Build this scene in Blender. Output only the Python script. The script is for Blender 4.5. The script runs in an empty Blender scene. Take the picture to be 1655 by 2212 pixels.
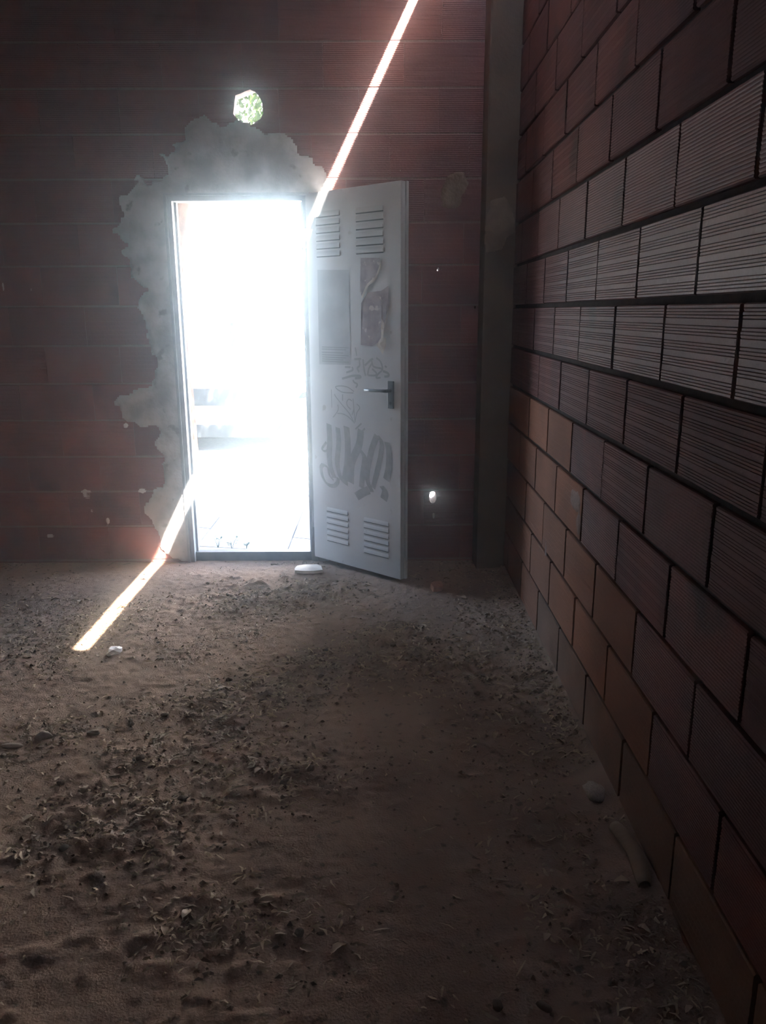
import bpy, bmesh, math, random
import numpy as np
from mathutils import Vector, Matrix

SC = bpy.context.scene
COL = SC.collection
random.seed(7)
RNG = np.random.default_rng(7)

# ------------------------------------------------------------------ camera
CAM_H, PITCH, YAW, ROLL, FPX = 1.42, 14.3, 0.1, -0.25, 1700.0
cam = bpy.data.cameras.new('camera')
cam.sensor_fit = 'HORIZONTAL'
cam.sensor_width = 36.0
cam.lens = FPX / 1655.0 * 36.0
cam.clip_start = 0.05
cam.clip_end = 500
camo = bpy.data.objects.new('camera', cam)
COL.objects.link(camo)
p_, y_, r_ = (math.radians(a) for a in (PITCH, YAW, ROLL))
fwd = Vector((math.sin(y_) * math.cos(p_), math.cos(y_) * math.cos(p_), -math.sin(p_)))
right0 = Vector((math.cos(y_), -math.sin(y_), 0))
up0 = right0.cross(fwd)
rgt = math.cos(r_) * right0 + math.sin(r_) * up0
upv = -math.sin(r_) * right0 + math.cos(r_) * up0
M = Matrix((rgt, upv, -fwd)).transposed().to_4x4()
M.translation = (0, 0, CAM_H)
camo.matrix_world = M
SC.camera = camo

# ------------------------------------------------------------------ light
SUN_DIR = Vector((-0.5087, 0.6, -1.0)).normalized()      # the way the sunlight travels
SUN_STRENGTH = 150.0
SKY_STRENGTH = 3.0
EXPOSURE = 0.72

world = bpy.data.worlds.new('world')
SC.world = world
world.use_nodes = True
wn = world.node_tree
wn.nodes.clear()
w_out = wn.nodes.new('ShaderNodeOutputWorld')
w_bg = wn.nodes.new('ShaderNodeBackground')
w_sky = wn.nodes.new('ShaderNodeTexSky')
w_sky.sky_type = 'NISHITA'
w_sky.sun_disc = False
w_sky.sun_elevation = math.asin(-SUN_DIR.z)
w_sky.sun_rotation = math.atan2(-SUN_DIR.x, -SUN_DIR.y)
w_sky.dust_density = 2.5
w_bg.inputs['Strength'].default_value = SKY_STRENGTH
wn.links.new(w_sky.outputs[0], w_bg.inputs[0])
wn.links.new(w_bg.outputs[0], w_out.inputs[0])

sun = bpy.data.lights.new('sun', 'SUN')
sun.energy = SUN_STRENGTH
sun.angle = math.radians(0.53)
sun.color = (1.0, 0.96, 0.90)
suno = bpy.data.objects.new('sun', sun)
suno.rotation_euler = SUN_DIR.to_track_quat('-Z', 'Y').to_euler()
suno.location = (3, -4, 8)
COL.objects.link(suno)

# sky portal in the doorway: guides the sampling of the sky, gives no light itself
pl = bpy.data.lights.new('sky_portal', 'AREA')
pl.shape = 'RECTANGLE'
pl.size, pl.size_y = 0.76, 2.02
pl.cycles.is_portal = True
plo = bpy.data.objects.new('sky_portal', pl)
plo.location = (-0.755, 4.62, 1.01)
plo.rotation_euler = (math.radians(-90), 0, 0)
COL.objects.link(plo)

vs = SC.view_settings
vs.view_transform = 'Standard'
vs.look = 'None'
vs.gamma = 1.0
vs.use_curve_mapping = False
vs.exposure = EXPOSURE
SC.cycles.max_bounces = 8
SC.cycles.diffuse_bounces = 5
SC.cycles.glossy_bounces = 3
SC.cycles.transmission_bounces = 4
SC.cycles.volume_bounces = 1
SC.cycles.sample_clamp_indirect = 12.0
SC.cycles.use_denoising = True
HAZE_FINE, HAZE_BROAD = 0.052, 0.003

# ------------------------------------------------------------------ helpers
def vnoise(x, y, seed=0):
    x = np.asarray(x, float); y = np.asarray(y, float)
    xi = np.floor(x).astype(np.int64); yi = np.floor(y).astype(np.int64)
    fx = x - xi; fy = y - yi
    fx = fx * fx * (3 - 2 * fx); fy = fy * fy * (3 - 2 * fy)
    def h(a, b):
        n = (a * 374761393 + b * 668265263 + seed * 974711) & 0x7fffffff
        n = ((n ^ (n >> 13)) * 1274126177) & 0x7fffffff
        return ((n ^ (n >> 16)) & 0xffff) / 65535.0
    return (h(xi, yi) * (1 - fx) + h(xi + 1, yi) * fx) * (1 - fy) + (h(xi, yi + 1) * (1 - fx) + h(xi + 1, yi + 1) * fx) * fy

def fbm(x, y, oct=4, seed=0):
    s = 0; a = 1; t = 0
    for o in range(oct):
        s = s + a * vnoise(np.asarray(x) * 2 ** o, np.asarray(y) * 2 ** o, seed + o)
        t += a; a *= 0.5
    return s / t

class MB:
    def __init__(self):
        self.v = []; self.f = []; self.m = []
    def add(self, verts, faces, mi=0):
        b = len(self.v)
        self.v += [tuple(q) for q in verts]
        self.f += [tuple(b + i for i in fc) for fc in faces]
        self.m += [mi] * len(faces)
        return self
    def box(self, x0, x1, y0, y1, z0, z1, mi=0, bev=0.0):
        if bev <= 0:
            v = [(x, y, z) for z in (z0, z1) for y in (y0, y1) for x in (x0, x1)]
            f = [(0, 2, 3, 1), (4, 5, 7, 6), (0, 1, 5, 4), (2, 6, 7, 3), (0, 4, 6, 2), (1, 3, 7, 5)]
            return self.add(v, f, mi)
        bm = bmesh.new()
        bmesh.ops.create_cube(bm, size=1.0)
        for q in bm.verts:
            q.co = Vector(((x0 + x1) / 2 + q.co.x * (x1 - x0), (y0 + y1) / 2 + q.co.y * (y1 - y0), (z0 + z1) / 2 + q.co.z * (z1 - z0)))
        bmesh.ops.bevel(bm, geom=bm.edges[:], offset=bev, segments=2, affect='EDGES', profile=0.6)
        self.bm(bm, mi)
        return self
    def bm(self, bm, mi=0):
        bm.verts.ensure_lookup_table()
        for i, q in enumerate(bm.verts): q.index = i
        self.add([q.co[:] for q in bm.verts], [[q.index for q in f.verts] for f in bm.faces], mi)
        bm.free()
        return self
    def tube(self, pts, radii, seg=10, mi=0, cap=True):
        pts = [Vector(p) for p in pts]
        vs_, fs = [], []
        n = len(pts)
        prev = None
        for i, p in enumerate(pts):
            t = (pts[min(i + 1, n - 1)] - pts[max(i - 1, 0)]).normalized()
            a = prev if prev is not None else (Vector((1, 0, 0)) if abs(t.x) < 0.9 else Vector((0, 1, 0)))
            a = (a - t * a.dot(t)).normalized(); prev = a
            b = t.cross(a)
            r = radii[i] if hasattr(radii, '__len__') else radii
            for k in range(seg):
                ang = 2 * math.pi * k / seg
                vs_.append(p + a * (r * math.cos(ang)) + b * (r * math.sin(ang)))
        for i in range(n - 1):
            for k in range(seg):
                k2 = (k + 1) % seg
                fs.append((i * seg + k, i * seg + k2, (i + 1) * seg + k2, (i + 1) * seg + k))
        if cap:
            fs.append(tuple(range(seg - 1, -1, -1)))
            fs.append(tuple((n - 1) * seg + k for k in range(seg)))
        return self.add(vs_, fs, mi)
    def mesh(self, name, mats, smooth=False):
        me = bpy.data.meshes.new(name)
        me.from_pydata(self.v, [], self.f)
        for m in (mats if isinstance(mats, (list, tuple)) else [mats]): me.materials.append(m)
        if any(self.m): me.polygons.foreach_set('material_index', self.m)
        if smooth: me.polygons.foreach_set('use_smooth', [True] * len(me.polygons))
        me.update()
        return me
    def build(self, name, mats, parent=None, smooth=False):
        return link(name, self.mesh(name, mats, smooth), parent)

def link(name, data, parent=None):
    o = bpy.data.objects.new(name, data)
    COL.objects.link(o)
    if parent is not None: o.parent = parent
    return o

def np_mesh(name, V, F, mat, smooth=False):
    me = bpy.data.meshes.new(name)
    me.from_pydata(V.tolist() if hasattr(V, 'tolist') else V, [], F.tolist() if hasattr(F, 'tolist') else F)
    me.materials.append(mat)
    if smooth: me.polygons.foreach_set('use_smooth', [True] * len(me.polygons))
    me.update()
    return me

def tag(o, label=None, cat=None, group=None, kind=None):
    if label: o['label'] = label
    if cat: o['category'] = cat
    if group: o['group'] = group
    if kind: o['kind'] = kind
    return o

def empty(name, loc=(0, 0, 0), rz=0.0):
    o = bpy.data.objects.new(name, None)
    o.empty_display_size = 0.1
    o.location = loc; o.rotation_euler = (0, 0, rz)
    COL.objects.link(o)
    return o

def boolean_cut(obj, cutters):
    for c in cutters:
        md = obj.modifiers.new('cut', 'BOOLEAN')
        md.operation = 'DIFFERENCE'; md.solver = 'EXACT'; md.object = c
    bpy.context.view_layer.update()
    dg = bpy.context.evaluated_depsgraph_get()
    me = bpy.data.meshes.new_from_object(obj.evaluated_get(dg))
    obj.modifiers.clear()
    obj.data = me

# ------------------------------------------------------------------ materials
def mat(name, base, rough=0.8, spec=0.3, metallic=0.0, vary=None, scale=6.0, detail=6.0, bump=0.0, bscale=60.0, per_object=None,
        spots=None, coord='Object'):
    """Principled material; vary = second colour mixed in by noise; per_object = colour mixed in by the object's random number;
    spots = (colour, scale, threshold, width)."""
    m = bpy.data.materials.new(name)
    m.use_nodes = True
    nt = m.node_tree; N = nt.nodes; L = nt.links
    bs = N['Principled BSDF']
    bs.inputs['Roughness'].default_value = rough
    bs.inputs['Specular IOR Level'].default_value = spec
    bs.inputs['Metallic'].default_value = metallic
    col = N.new('ShaderNodeRGB'); col.outputs[0].default_value = (*base, 1)
    out = col.outputs[0]
    tc = N.new('ShaderNodeTexCoord')
    src = tc.outputs[coord]
    def mixin(fac_socket, colour):
        nonlocal out
        mx = N.new('ShaderNodeMix'); mx.data_type = 'RGBA'
        L.new(fac_socket, mx.inputs[0]); L.new(out, mx.inputs[6]); mx.inputs[7].default_value = (*colour, 1)
        out = mx.outputs[2]
    def ramp(sock, a, b):
        r = N.new('ShaderNodeMapRange'); r.interpolation_type = 'SMOOTHSTEP'
        L.new(sock, r.inputs[0]); r.inputs[1].default_value = a; r.inputs[2].default_value = b
        return r.outputs[0]
    if per_object:
        oi = N.new('ShaderNodeObjectInfo')
        mixin(oi.outputs['Random'], per_object)
        mp = N.new('ShaderNodeVectorMath'); mp.operation = 'MULTIPLY_ADD'
        L.new(oi.outputs['Random'], mp.inputs[0]); mp.inputs[1].default_value = (37, 17, 91); L.new(src, mp.inputs[2])
        src = mp.outputs[0]
    if vary:
        nz = N.new('ShaderNodeTexNoise'); nz.inputs['Scale'].default_value = scale; nz.inputs['Detail'].default_value = detail
        L.new(src, nz.inputs['Vector'])
        mixin(ramp(nz.outputs[0], 0.35, 0.68), vary)
    if spots:
        c, s, th, wd = spots
        nz2 = N.new('ShaderNodeTexNoise'); nz2.inputs['Scale'].default_value = s; nz2.inputs['Detail'].default_value = 4
        L.new(src, nz2.inputs['Vector'])
        mixin(ramp(nz2.outputs[0], th, th + wd), c)
    L.new(out, bs.inputs['Base Color'])
    if bump > 0:
        nb = N.new('ShaderNodeTexNoise'); nb.inputs['Scale'].default_value = bscale; nb.inputs['Detail'].default_value = 5
        L.new(src, nb.inputs['Vector'])
        bn = N.new('ShaderNodeBump'); bn.inputs['Strength'].default_value = bump; bn.inputs['Distance'].default_value = 0.004
        L.new(nb.outputs[0], bn.inputs['Height']); L.new(bn.outputs[0], bs.inputs['Normal'])
    return m

BR = dict(scale=5.0, bump=0.35, bscale=90.0)
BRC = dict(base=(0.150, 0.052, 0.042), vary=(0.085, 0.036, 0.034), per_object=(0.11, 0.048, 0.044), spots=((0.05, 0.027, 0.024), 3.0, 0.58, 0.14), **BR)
M_BRICK = mat('dusty_terracotta_brick', rough=0.62, spec=0.14, **BRC)
M_BRICK_MID = mat('half_dusty_brick', rough=0.45, spec=0.26, **BRC)
M_BRICK_GREY = mat('grey_dusted_brick', (0.20, 0.118, 0.085), vary=(0.14, 0.086, 0.065), per_object=(0.17, 0.10, 0.075), rough=0.85, spec=0.1, **BR)
M_BRICK_SHEEN = mat('smooth_fired_brick', rough=0.36, spec=0.42, **BRC)
M_BRICK_PALE = mat('pale_warm_lit_brick', (0.25, 0.108, 0.066), vary=(0.165, 0.078, 0.052), per_object=(0.19, 0.095, 0.064), rough=0.8, spec=0.12, scale=4.0, bump=0.35, bscale=90)  # pale smooth brick, its orange raised to carry warm light near the corner
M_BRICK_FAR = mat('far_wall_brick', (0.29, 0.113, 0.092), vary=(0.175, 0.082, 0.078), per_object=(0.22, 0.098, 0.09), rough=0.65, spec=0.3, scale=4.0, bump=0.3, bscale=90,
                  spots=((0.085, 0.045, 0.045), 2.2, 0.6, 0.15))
M_MORTAR_DARK = mat('recessed_mortar', (0.05, 0.04, 0.036), rough=0.95, spec=0.1, vary=(0.025, 0.02, 0.018), scale=20, bump=0.8, bscale=120)
M_MORTAR = mat('flush_mortar', (0.27, 0.21, 0.195), rough=0.95, spec=0.1, vary=(0.22, 0.17, 0.155), scale=14, bump=0.6, bscale=120)
M_RENDER = mat('cement_render', (0.42, 0.41, 0.40), rough=0.95, spec=0.1, vary=(0.27, 0.265, 0.26), scale=7, detail=9, bump=0.8, bscale=45, spots=((0.2, 0.19, 0.18), 11.0, 0.62, 0.1))
M_CONCRETE = mat('board_marked_concrete', (0.19, 0.14, 0.098), rough=0.9, spec=0.15, vary=(0.135, 0.098, 0.07), scale=5, bump=0.5, bscale=70, spots=((0.13, 0.11, 0.09), 9, 0.64, 0.08))
M_CONCRETE_PATCH = mat('smeared_mortar', (0.30, 0.225, 0.165), rough=0.95, spec=0.1, vary=(0.2, 0.15, 0.11), scale=12, bump=0.7, bscale=60)
M_SOIL = mat('dry_soil', (0.30, 0.205, 0.148), rough=0.95, spec=0.12, vary=(0.205, 0.137, 0.10), scale=2.2, detail=9, bump=1.0, bscale=170, spots=((0.12, 0.083, 0.058), 26, 0.60, 0.12))
M_CLOD = mat('soil_lump', (0.25, 0.19, 0.14), rough=0.95, spec=0.1, vary=(0.13, 0.10, 0.078), scale=30, bump=0.8, bscale=160, per_object=(0.30, 0.25, 0.20))
M_STONE = mat('pale_dusty_stone', (0.42, 0.36, 0.30), rough=0.9, spec=0.1, vary=(0.30, 0.25, 0.21), scale=8, bump=0.6, bscale=60)
M_STRAW = mat('dry_straw', (0.40, 0.30, 0.19), rough=0.7, spec=0.3, vary=(0.17, 0.12, 0.08), scale=9)
M_DARKLITTER = mat('dark_crumb', (0.16, 0.115, 0.082), rough=0.95, spec=0.1, vary=(0.21, 0.155, 0.11), scale=9)
M_LEAF_DRY = mat('dry_leaf', (0.46, 0.36, 0.25), rough=0.65, spec=0.3, vary=(0.28, 0.19, 0.12), scale=40, per_object=(0.30, 0.21, 0.14))
M_DOOR = mat('grey_door_paint', (0.50, 0.52, 0.53), rough=0.42, spec=0.4, vary=(0.44, 0.46, 0.47), scale=3.0, bump=0.08, bscale=20, spots=((0.36, 0.37, 0.37), 14, 0.68, 0.06))
M_SLOT_SHADE = mat('slot_shade', (0.035, 0.037, 0.04), rough=0.8)  # near-black painted for the shade inside openings
M_HANDLE = mat('dark_handle_plastic', (0.07, 0.08, 0.09), rough=0.4, spec=0.5)
M_INK = mat('marker_ink', (0.235, 0.25, 0.26), rough=0.5, spec=0.3, vary=(0.31, 0.325, 0.335), scale=26)
M_INK_THIN = mat('thin_marker_ink', (0.28, 0.30, 0.315), rough=0.5, spec=0.3)
M_SHEET = mat('weathered_sheet', (0.36, 0.385, 0.40), rough=0.6, spec=0.3, vary=(0.31, 0.33, 0.35), scale=9)
M_SHEET_LINE = mat('sheet_print', (0.22, 0.235, 0.25), rough=0.7)
M_POSTER = mat('torn_poster', (0.30, 0.255, 0.27), rough=0.7, vary=(0.19, 0.155, 0.17), scale=18, spots=((0.5, 0.47, 0.44), 22, 0.6, 0.05))
M_POSTER_BACK = mat('torn_paper', (0.6, 0.56, 0.5), rough=0.8, vary=(0.45, 0.42, 0.38), scale=20)
M_FRAME = mat('grey_frame_paint', (0.27, 0.285, 0.30), rough=0.45, spec=0.4, vary=(0.20, 0.21, 0.22), scale=11)
M_SILL = mat('dark_threshold_metal', (0.10, 0.11, 0.12), rough=0.5, spec=0.4, vary=(0.06, 0.06, 0.065), scale=14)
M_SLAB = mat('cream_tile_piece', (0.66, 0.60, 0.52), rough=0.6, vary=(0.55, 0.5, 0.44), scale=20, bump=0.2)
M_SHARD = mat('brick_shard', (0.46, 0.26, 0.18), rough=0.85, vary=(0.36, 0.2, 0.14), scale=30, bump=0.6)
M_FOIL = mat('crumpled_plastic', (0.80, 0.82, 0.84), rough=0.12, spec=0.9)
M_BARK_CHIP = mat('bark_strip', (0.22, 0.15, 0.10), rough=0.85, vary=(0.2, 0.14, 0.09), scale=30, bump=0.7)
M_ROOF = mat('fibre_cement_roof', (0.30, 0.28, 0.26), rough=0.9, vary=(0.22, 0.2, 0.19), scale=3)
M_PAVE = mat('light_paving', (0.40, 0.385, 0.36), rough=0.8, vary=(0.34, 0.33, 0.31), scale=9, bump=0.2, per_object=(0.37, 0.36, 0.345))
M_PAVE_DARK = mat('speckled_paving', (0.20, 0.20, 0.20), rough=0.8, vary=(0.13, 0.13, 0.13), scale=120, detail=2)
M_ASPHALT = mat('asphalt', (0.13, 0.13, 0.135), rough=0.9, vary=(0.10, 0.10, 0.10), scale=30)
M_KERB = mat('kerb_stone', (0.33, 0.32, 0.30), rough=0.85, vary=(0.25, 0.24, 0.23), scale=8)
M_PIT = mat('tree_pit_soil', (0.15, 0.11, 0.085), rough=0.95, vary=(0.10, 0.075, 0.06), scale=14, bump=0.8)
M_IRON = mat('cast_iron', (0.09, 0.09, 0.09), rough=0.7, spec=0.4)
M_BARK = mat('tree_bark', (0.07, 0.042, 0.030), rough=0.95, spec=0.1, vary=(0.03, 0.018, 0.013), scale=12, bump=1.0, bscale=22)
M_CAR = mat('white_car_paint', (0.50, 0.51, 0.52), rough=0.25, spec=0.5)
M_CAR_TRIM = mat('dark_car_trim', (0.022, 0.025, 0.028), rough=0.6)
M_TYRE = mat('tyre_rubber', (0.10, 0.10, 0.10), rough=0.9)
M_WHEEL = mat('wheel_alloy', (0.5, 0.5, 0.52), rough=0.35, metallic=0.8)
M_CARGLASS = mat('car_glass', (0.03, 0.035, 0.04), rough=0.05, spec=0.6)
M_FACADE = mat('tan_facade', (0.12, 0.105, 0.09), rough=0.9, vary=(0.10, 0.088, 0.075), scale=1.5)  # tan kept dark so less glare veils the trunk side
M_FACADE_WHITE = mat('white_facade', (0.75, 0.75, 0.75), rough=0.9, vary=(0.70, 0.70, 0.70), scale=1.5)  # kept very bright as the added glare source beyond the hinge side
M_SHUTTER = mat('grey_window', (0.16, 0.19, 0.21), rough=0.3)
M_HOLEDUST = mat('small_white_splash', (0.6, 0.58, 0.55), rough=0.9)

def leaf_material():
    m = bpy.data.materials.new('green_leaf'); m.use_nodes = True
    nt = m.node_tree; N = nt.nodes; L = nt.links
    bs = N['Principled BSDF']
    nz = N.new('ShaderNodeTexNoise'); nz.inputs['Scale'].default_value = 5
    tc = N.new('ShaderNodeTexCoord'); L.new(tc.outputs['Object'], nz.inputs['Vector'])
    cr = N.new('ShaderNodeValToRGB')
    cr.color_ramp.elements[0].color = (0.022, 0.045, 0.008, 1); cr.color_ramp.elements[0].position = 0.35
    cr.color_ramp.elements[1].color = (0.05, 0.08, 0.016, 1); cr.color_ramp.elements[1].position = 0.65
    L.new(nz.outputs[0], cr.inputs[0]); L.new(cr.outputs[0], bs.inputs['Base Color'])
    bs.inputs['Roughness'].default_value = 0.5
    tr = N.new('ShaderNodeBsdfTranslucent'); L.new(cr.outputs[0], tr.inputs[0])
    mx = N.new('ShaderNodeMixShader'); mx.inputs[0].default_value = 0.4
    L.new(bs.outputs[0], mx.inputs[1]); L.new(tr.outputs[0], mx.inputs[2]); L.new(mx.outputs[0], N['Material Output'].inputs[0])
    return m
M_LEAF = leaf_material()

def brickwork_material():
    """for the walls behind and beside the camera, out of the picture"""
    m = bpy.data.materials.new('plain_brickwork'); m.use_nodes = True
    nt = m.node_tree; N = nt.nodes; L = nt.links
    bs = N['Principled BSDF']; bs.inputs['Roughness'].default_value = 0.7
    bt = N.new('ShaderNodeTexBrick')
    bt.inputs['Color1'].default_value = (0.36, 0.16, 0.10, 1); bt.inputs['Color2'].default_value = (0.28, 0.13, 0.095, 1)
    bt.inputs['Mortar'].default_value = (0.15, 0.12, 0.11, 1); bt.inputs['Scale'].default_value = 1.0
    bt.inputs['Brick Width'].default_value = 0.415; bt.inputs['Row Height'].default_value = 0.2025; bt.inputs['Mortar Size'].default_value = 0.006
    tc = N.new('ShaderNodeTexCoord'); sp = N.new('ShaderNodeSeparateXYZ'); cb = N.new('ShaderNodeCombineXYZ'); ad = N.new('ShaderNodeMath')
    L.new(tc.outputs['Object'], sp.inputs[0]); L.new(sp.outputs[0], ad.inputs[0]); L.new(sp.outputs[1], ad.inputs[1])
    L.new(ad.outputs[0], cb.inputs[0]); L.new(sp.outputs[2], cb.inputs[1]); L.new(cb.outputs[0], bt.inputs['Vector'])
    L.new(bt.outputs[0], bs.inputs['Base Color'])
    return m
M_BRICKWORK = brickwork_material()

# ------------------------------------------------------------------ the room shell
FAR_Y, RIGHT_X, LEFT_X, BACK_Y, ROOF_Z = 4.45, 0.69, -5.0, -3.0, 3.6
DOOR_X0, DOOR_X1, DOOR_Z = -1.135, -0.385, 2.02
SLIT_X, SLIT_W, SLIT_Y0 = 0.515, 0.050, 1.03

def cutter(name, pts_xz, y0, y1, scale_back=1.0):
    """prism along Y with an irregular outline"""
    n = len(pts_xz)
    cx = sum(p[0] for p in pts_xz) / n; cz = sum(p[1] for p in pts_xz) / n
    v = [(x, y0, z) for x, z in pts_xz] + [(cx + (x - cx) * scale_back, y1, cz + (z - cz) * scale_back) for x, z in pts_xz]
    f = [tuple(range(n)), tuple(range(2 * n - 1, n - 1, -1))] + [((i + 1) % n, i, n + i, n + (i + 1) % n) for i in range(n)]
    mb = MB().add(v, f)
    me = mb.mesh(name, M_MORTAR)
    bm = bmesh.new(); bm.from_mesh(me); bmesh.ops.recalc_face_normals(bm, faces=bm.faces[:]); bm.to_mesh(me); bm.free()
    return link(name, me)

def ring(cx, cz, rx, rz, n=14, jit=0.12, seed=1, flat=None):
    rr = random.Random(seed)
    pts = []
    for i in range(n):
        a = 2 * math.pi * i / n
        k = 1 + rr.uniform(-jit, jit)
        x, z = rx * k * math.cos(a), rz * k * math.sin(a)
        if flat is not None: x = max(x, flat)
        pts.append((cx + x, cz + z))
    return pts

HOLES = [('round', ring(-0.679, 2.442, 0.050, 0.054, 18, 0.09, 3)),
         ('low', ring(0.297, 0.372, 0.024, 0.036, 14, 0.04, 4, flat=-0.018)),
         ('low_small', ring(0.303, 0.262, 0.010, 0.017, 10, 0.1, 5, flat=-0.006)),
         ('mid', ring(0.311, 1.640, 0.006, 0.011, 8, 0.2, 6)),
         ('mid_small', ring(0.327, 1.640, 0.004, 0.005, 6, 0.2, 7)),
         ('corner', ring(0.516, 1.440, 0.005, 0.008, 8, 0.2, 8)),
         ('high', ring(0.320, 2.905, 0.004, 0.008, 6, 0.2, 9)),
         ('pin', ring(0.108, 2.137, 0.004, 0.004, 6, 0.2, 10))]
cutters = [cutter('cut_' + n, pts, FAR_Y - 0.2, FAR_Y + 0.4, 2.6 if n == 'round' else 1.0) for n, pts in HOLES]
door_cut = MB().box(DOOR_X0, DOOR_X1, FAR_Y - 0.3, FAR_Y + 0.5, -0.5, DOOR_Z).build('cut_door', M_MORTAR)

wall_far = MB().box(LEFT_X - 0.15, RIGHT_X + 0.16, FAR_Y + 0.0025, FAR_Y + 0.15, -0.3, ROOF_Z).build('wall_far', M_MORTAR)
boolean_cut(wall_far, [door_cut] + cutters)
tag(wall_far, 'far wall of ribbed red hollow bricks around the bright doorway', kind='structure')

wall_right = MB().box(RIGHT_X + 0.016, RIGHT_X + 0.15, 0.6, FAR_Y + 0.002, -0.3, ROOF_Z).box(RIGHT_X, RIGHT_X + 0.15, BACK_Y, 0.6, -0.3, ROOF_Z, mi=1).build('wall_right', [M_MORTAR_DARK, M_BRICKWORK])
tag(wall_right, 'side wall of ribbed red bricks with deep dark joints', kind='structure')
tag(MB().box(LEFT_X - 0.15, LEFT_X, BACK_Y - 0.15, FAR_Y, -0.3, ROOF_Z).build('wall_left', M_BRICKWORK), 'plain brick wall at the dark far side of the room', kind='structure')
tag(MB().box(LEFT_X, RIGHT_X + 0.15, BACK_Y - 0.15, BACK_Y, -0.3, ROOF_Z).build('wall_back', M_BRICKWORK), 'plain brick wall behind the viewer', kind='structure')
rt = 0.012
ceil = MB()
ceil.box(LEFT_X - 0.4, SLIT_X - SLIT_W / 2, BACK_Y - 0.4, FAR_Y + 0.45, ROOF_Z, ROOF_Z + rt)
ceil.box(SLIT_X + SLIT_W / 2, RIGHT_X + 0.5, BACK_Y - 0.4, FAR_Y + 0.45, ROOF_Z, ROOF_Z + rt)
ceil.box(SLIT_X - SLIT_W / 2, SLIT_X + SLIT_W / 2, BACK_Y - 0.4, SLIT_Y0, ROOF_Z, ROOF_Z + rt)
ceil.box(SLIT_X - SLIT_W / 2, SLIT_X + SLIT_W / 2, FAR_Y + 0.02, FAR_Y + 0.45, ROOF_Z, ROOF_Z + rt)
tag(ceil.build('ceiling', M_ROOF), 'sheet roof with one long open gap letting the sun in', kind='structure')

# ------------------------------------------------------------------ bricks
def brick_mesh(length, height, style, seed, mat_, depth=0.026):
    """front face towards -Y at y = 0, ribs run along X; origin at the lower left front corner"""
    rr = random.Random(seed)
    zs = [(0.0, 0.004), (0.003, 0.0)]
    g = 0.0014 if style != 'smooth' else 0.0005
    if style == 'grouped':
        pitch, n_in, groups = 0.0068, 4, 5
        gap = (height - 0.012 - groups * n_in * pitch) / (groups - 1)
        z = 0.006
        for q in range(groups):
            for k in range(n_in):
                zs += [(z + 0.0018, 0), (z + 0.0032, g), (z + 0.0046, 0)]
                z += pitch
            z += gap
    elif style == 'ribbed':
        n = 22; pitch = (height - 0.010) / n
        for k in range(n):
            z = 0.005 + k * pitch
            zs += [(z + 0.001, 0), (z + pitch * 0.45, g * 0.9), (z + pitch * 0.8, 0)]
    else:
        for k in range(8):
            z = 0.008 + k * (height - 0.016) / 8
            zs += [(z, 0), (z + 0.003, g)]
    zs += [(height - 0.003, 0.0), (height, 0.004)]
    n = len(zs)
    V, F = [], []
    e0 = e1 = 0
    for z, y in zs:
        e0 = 0.7 * e0 + rr.uniform(-0.0013, 0.0013); e1 = 0.7 * e1 + rr.uniform(-0.0013, 0.0013)
        c0 = 0.003 if rr.random() < 0.06 else 0
        V.append((e0 + c0, y, z)); V.append((length + e1, y, z))
    F += [(2 * i, 2 * i + 1, 2 * i + 3, 2 * i + 2) for i in range(n - 1)]
    b = len(V)
    V += [(0, depth, 0), (length, depth, 0), (0, depth, height), (length, depth, height)]
    F.append((b, b + 1, 1, 0)); F.append((2 * n - 2, 2 * n - 1, b + 3, b + 2))
    F.append(tuple([b] + [2 * i for i in range(n)] + [b + 2])[::1]); F.append(tuple([b + 1, b + 3] + [2 * i + 1 for i in range(n - 1, -1, -1)]))
    F.append((b + 1, b, b + 2, b + 3))
    me = bpy.data.meshes.new('brick')
    me.from_pydata(V, [], F)
    me.materials.append(mat_)
    me.update()
    return me

_cache = {}
def get_brick(length, height, style, mat_, depth=0.026):
    var = random.randrange(4)
    key = (round(length, 2), round(height, 3), style, mat_.name, var, depth)
    if key not in _cache:
        _cache[key] = brick_mesh(round(length, 2), height, style, hash(key) & 0xffff, mat_, depth)
    return _cache[key]

# right wall: ribs along depth
RZ0, RPITCH, RLEN = 0.0245, 0.2025, 0.4165
R_OFF = [1.61, 1.40, 1.585, 1.375, 1.58, 1.39, 1.55, 1.37, 1.55, 1.30, 1.52, 1.32, 1.53, 1.33, 1.54, 1.33]
for k in range(-1, 15):
    off = R_OFF[k] if k >= 0 else 1.40
    y = off - RLEN * 3
    while y < 4.25:
        y0, y1 = y, y + RLEN
        y += RLEN
        if y1 < 0.62: continue
        y0c, y1c = max(y0, 0.6), min(y1, 4.262)
        if y1c - y0c < 0.03: continue
        jv = 0.0125
        ln = y1c - y0c - jv
        hj = 0.018 if 4 <= k <= 10 else 0.013
        if k <= 2 and y0 > 1.7 or k in (3, 4) and y0 > 2.55 + 0.2 * (k - 3) or k <= 0:
            st, mt = 'smooth', (M_BRICK_PALE if k > 0 or y0 > 2.9 else M_BRICK_GREY)
        elif k in (6, 7, 8): st, mt = ('grouped' if k < 8 else 'ribbed'), (M_BRICK_SHEEN if k == 7 else M_BRICK_MID)
        elif k == 5: st, mt = 'grouped', M_BRICK
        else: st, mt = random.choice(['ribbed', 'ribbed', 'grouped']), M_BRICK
        o = link('brick', get_brick(ln, RPITCH - hj, st, mt), wall_right)
        o.location = (RIGHT_X + random.uniform(-0.0015, 0.0015), y1c - jv / 2, RZ0 + RPITCH * k + hj / 2)
        o.rotation_euler = (random.uniform(-0.002, 0.002), random.uniform(-0.003, 0.003), -math.pi / 2)

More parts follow.
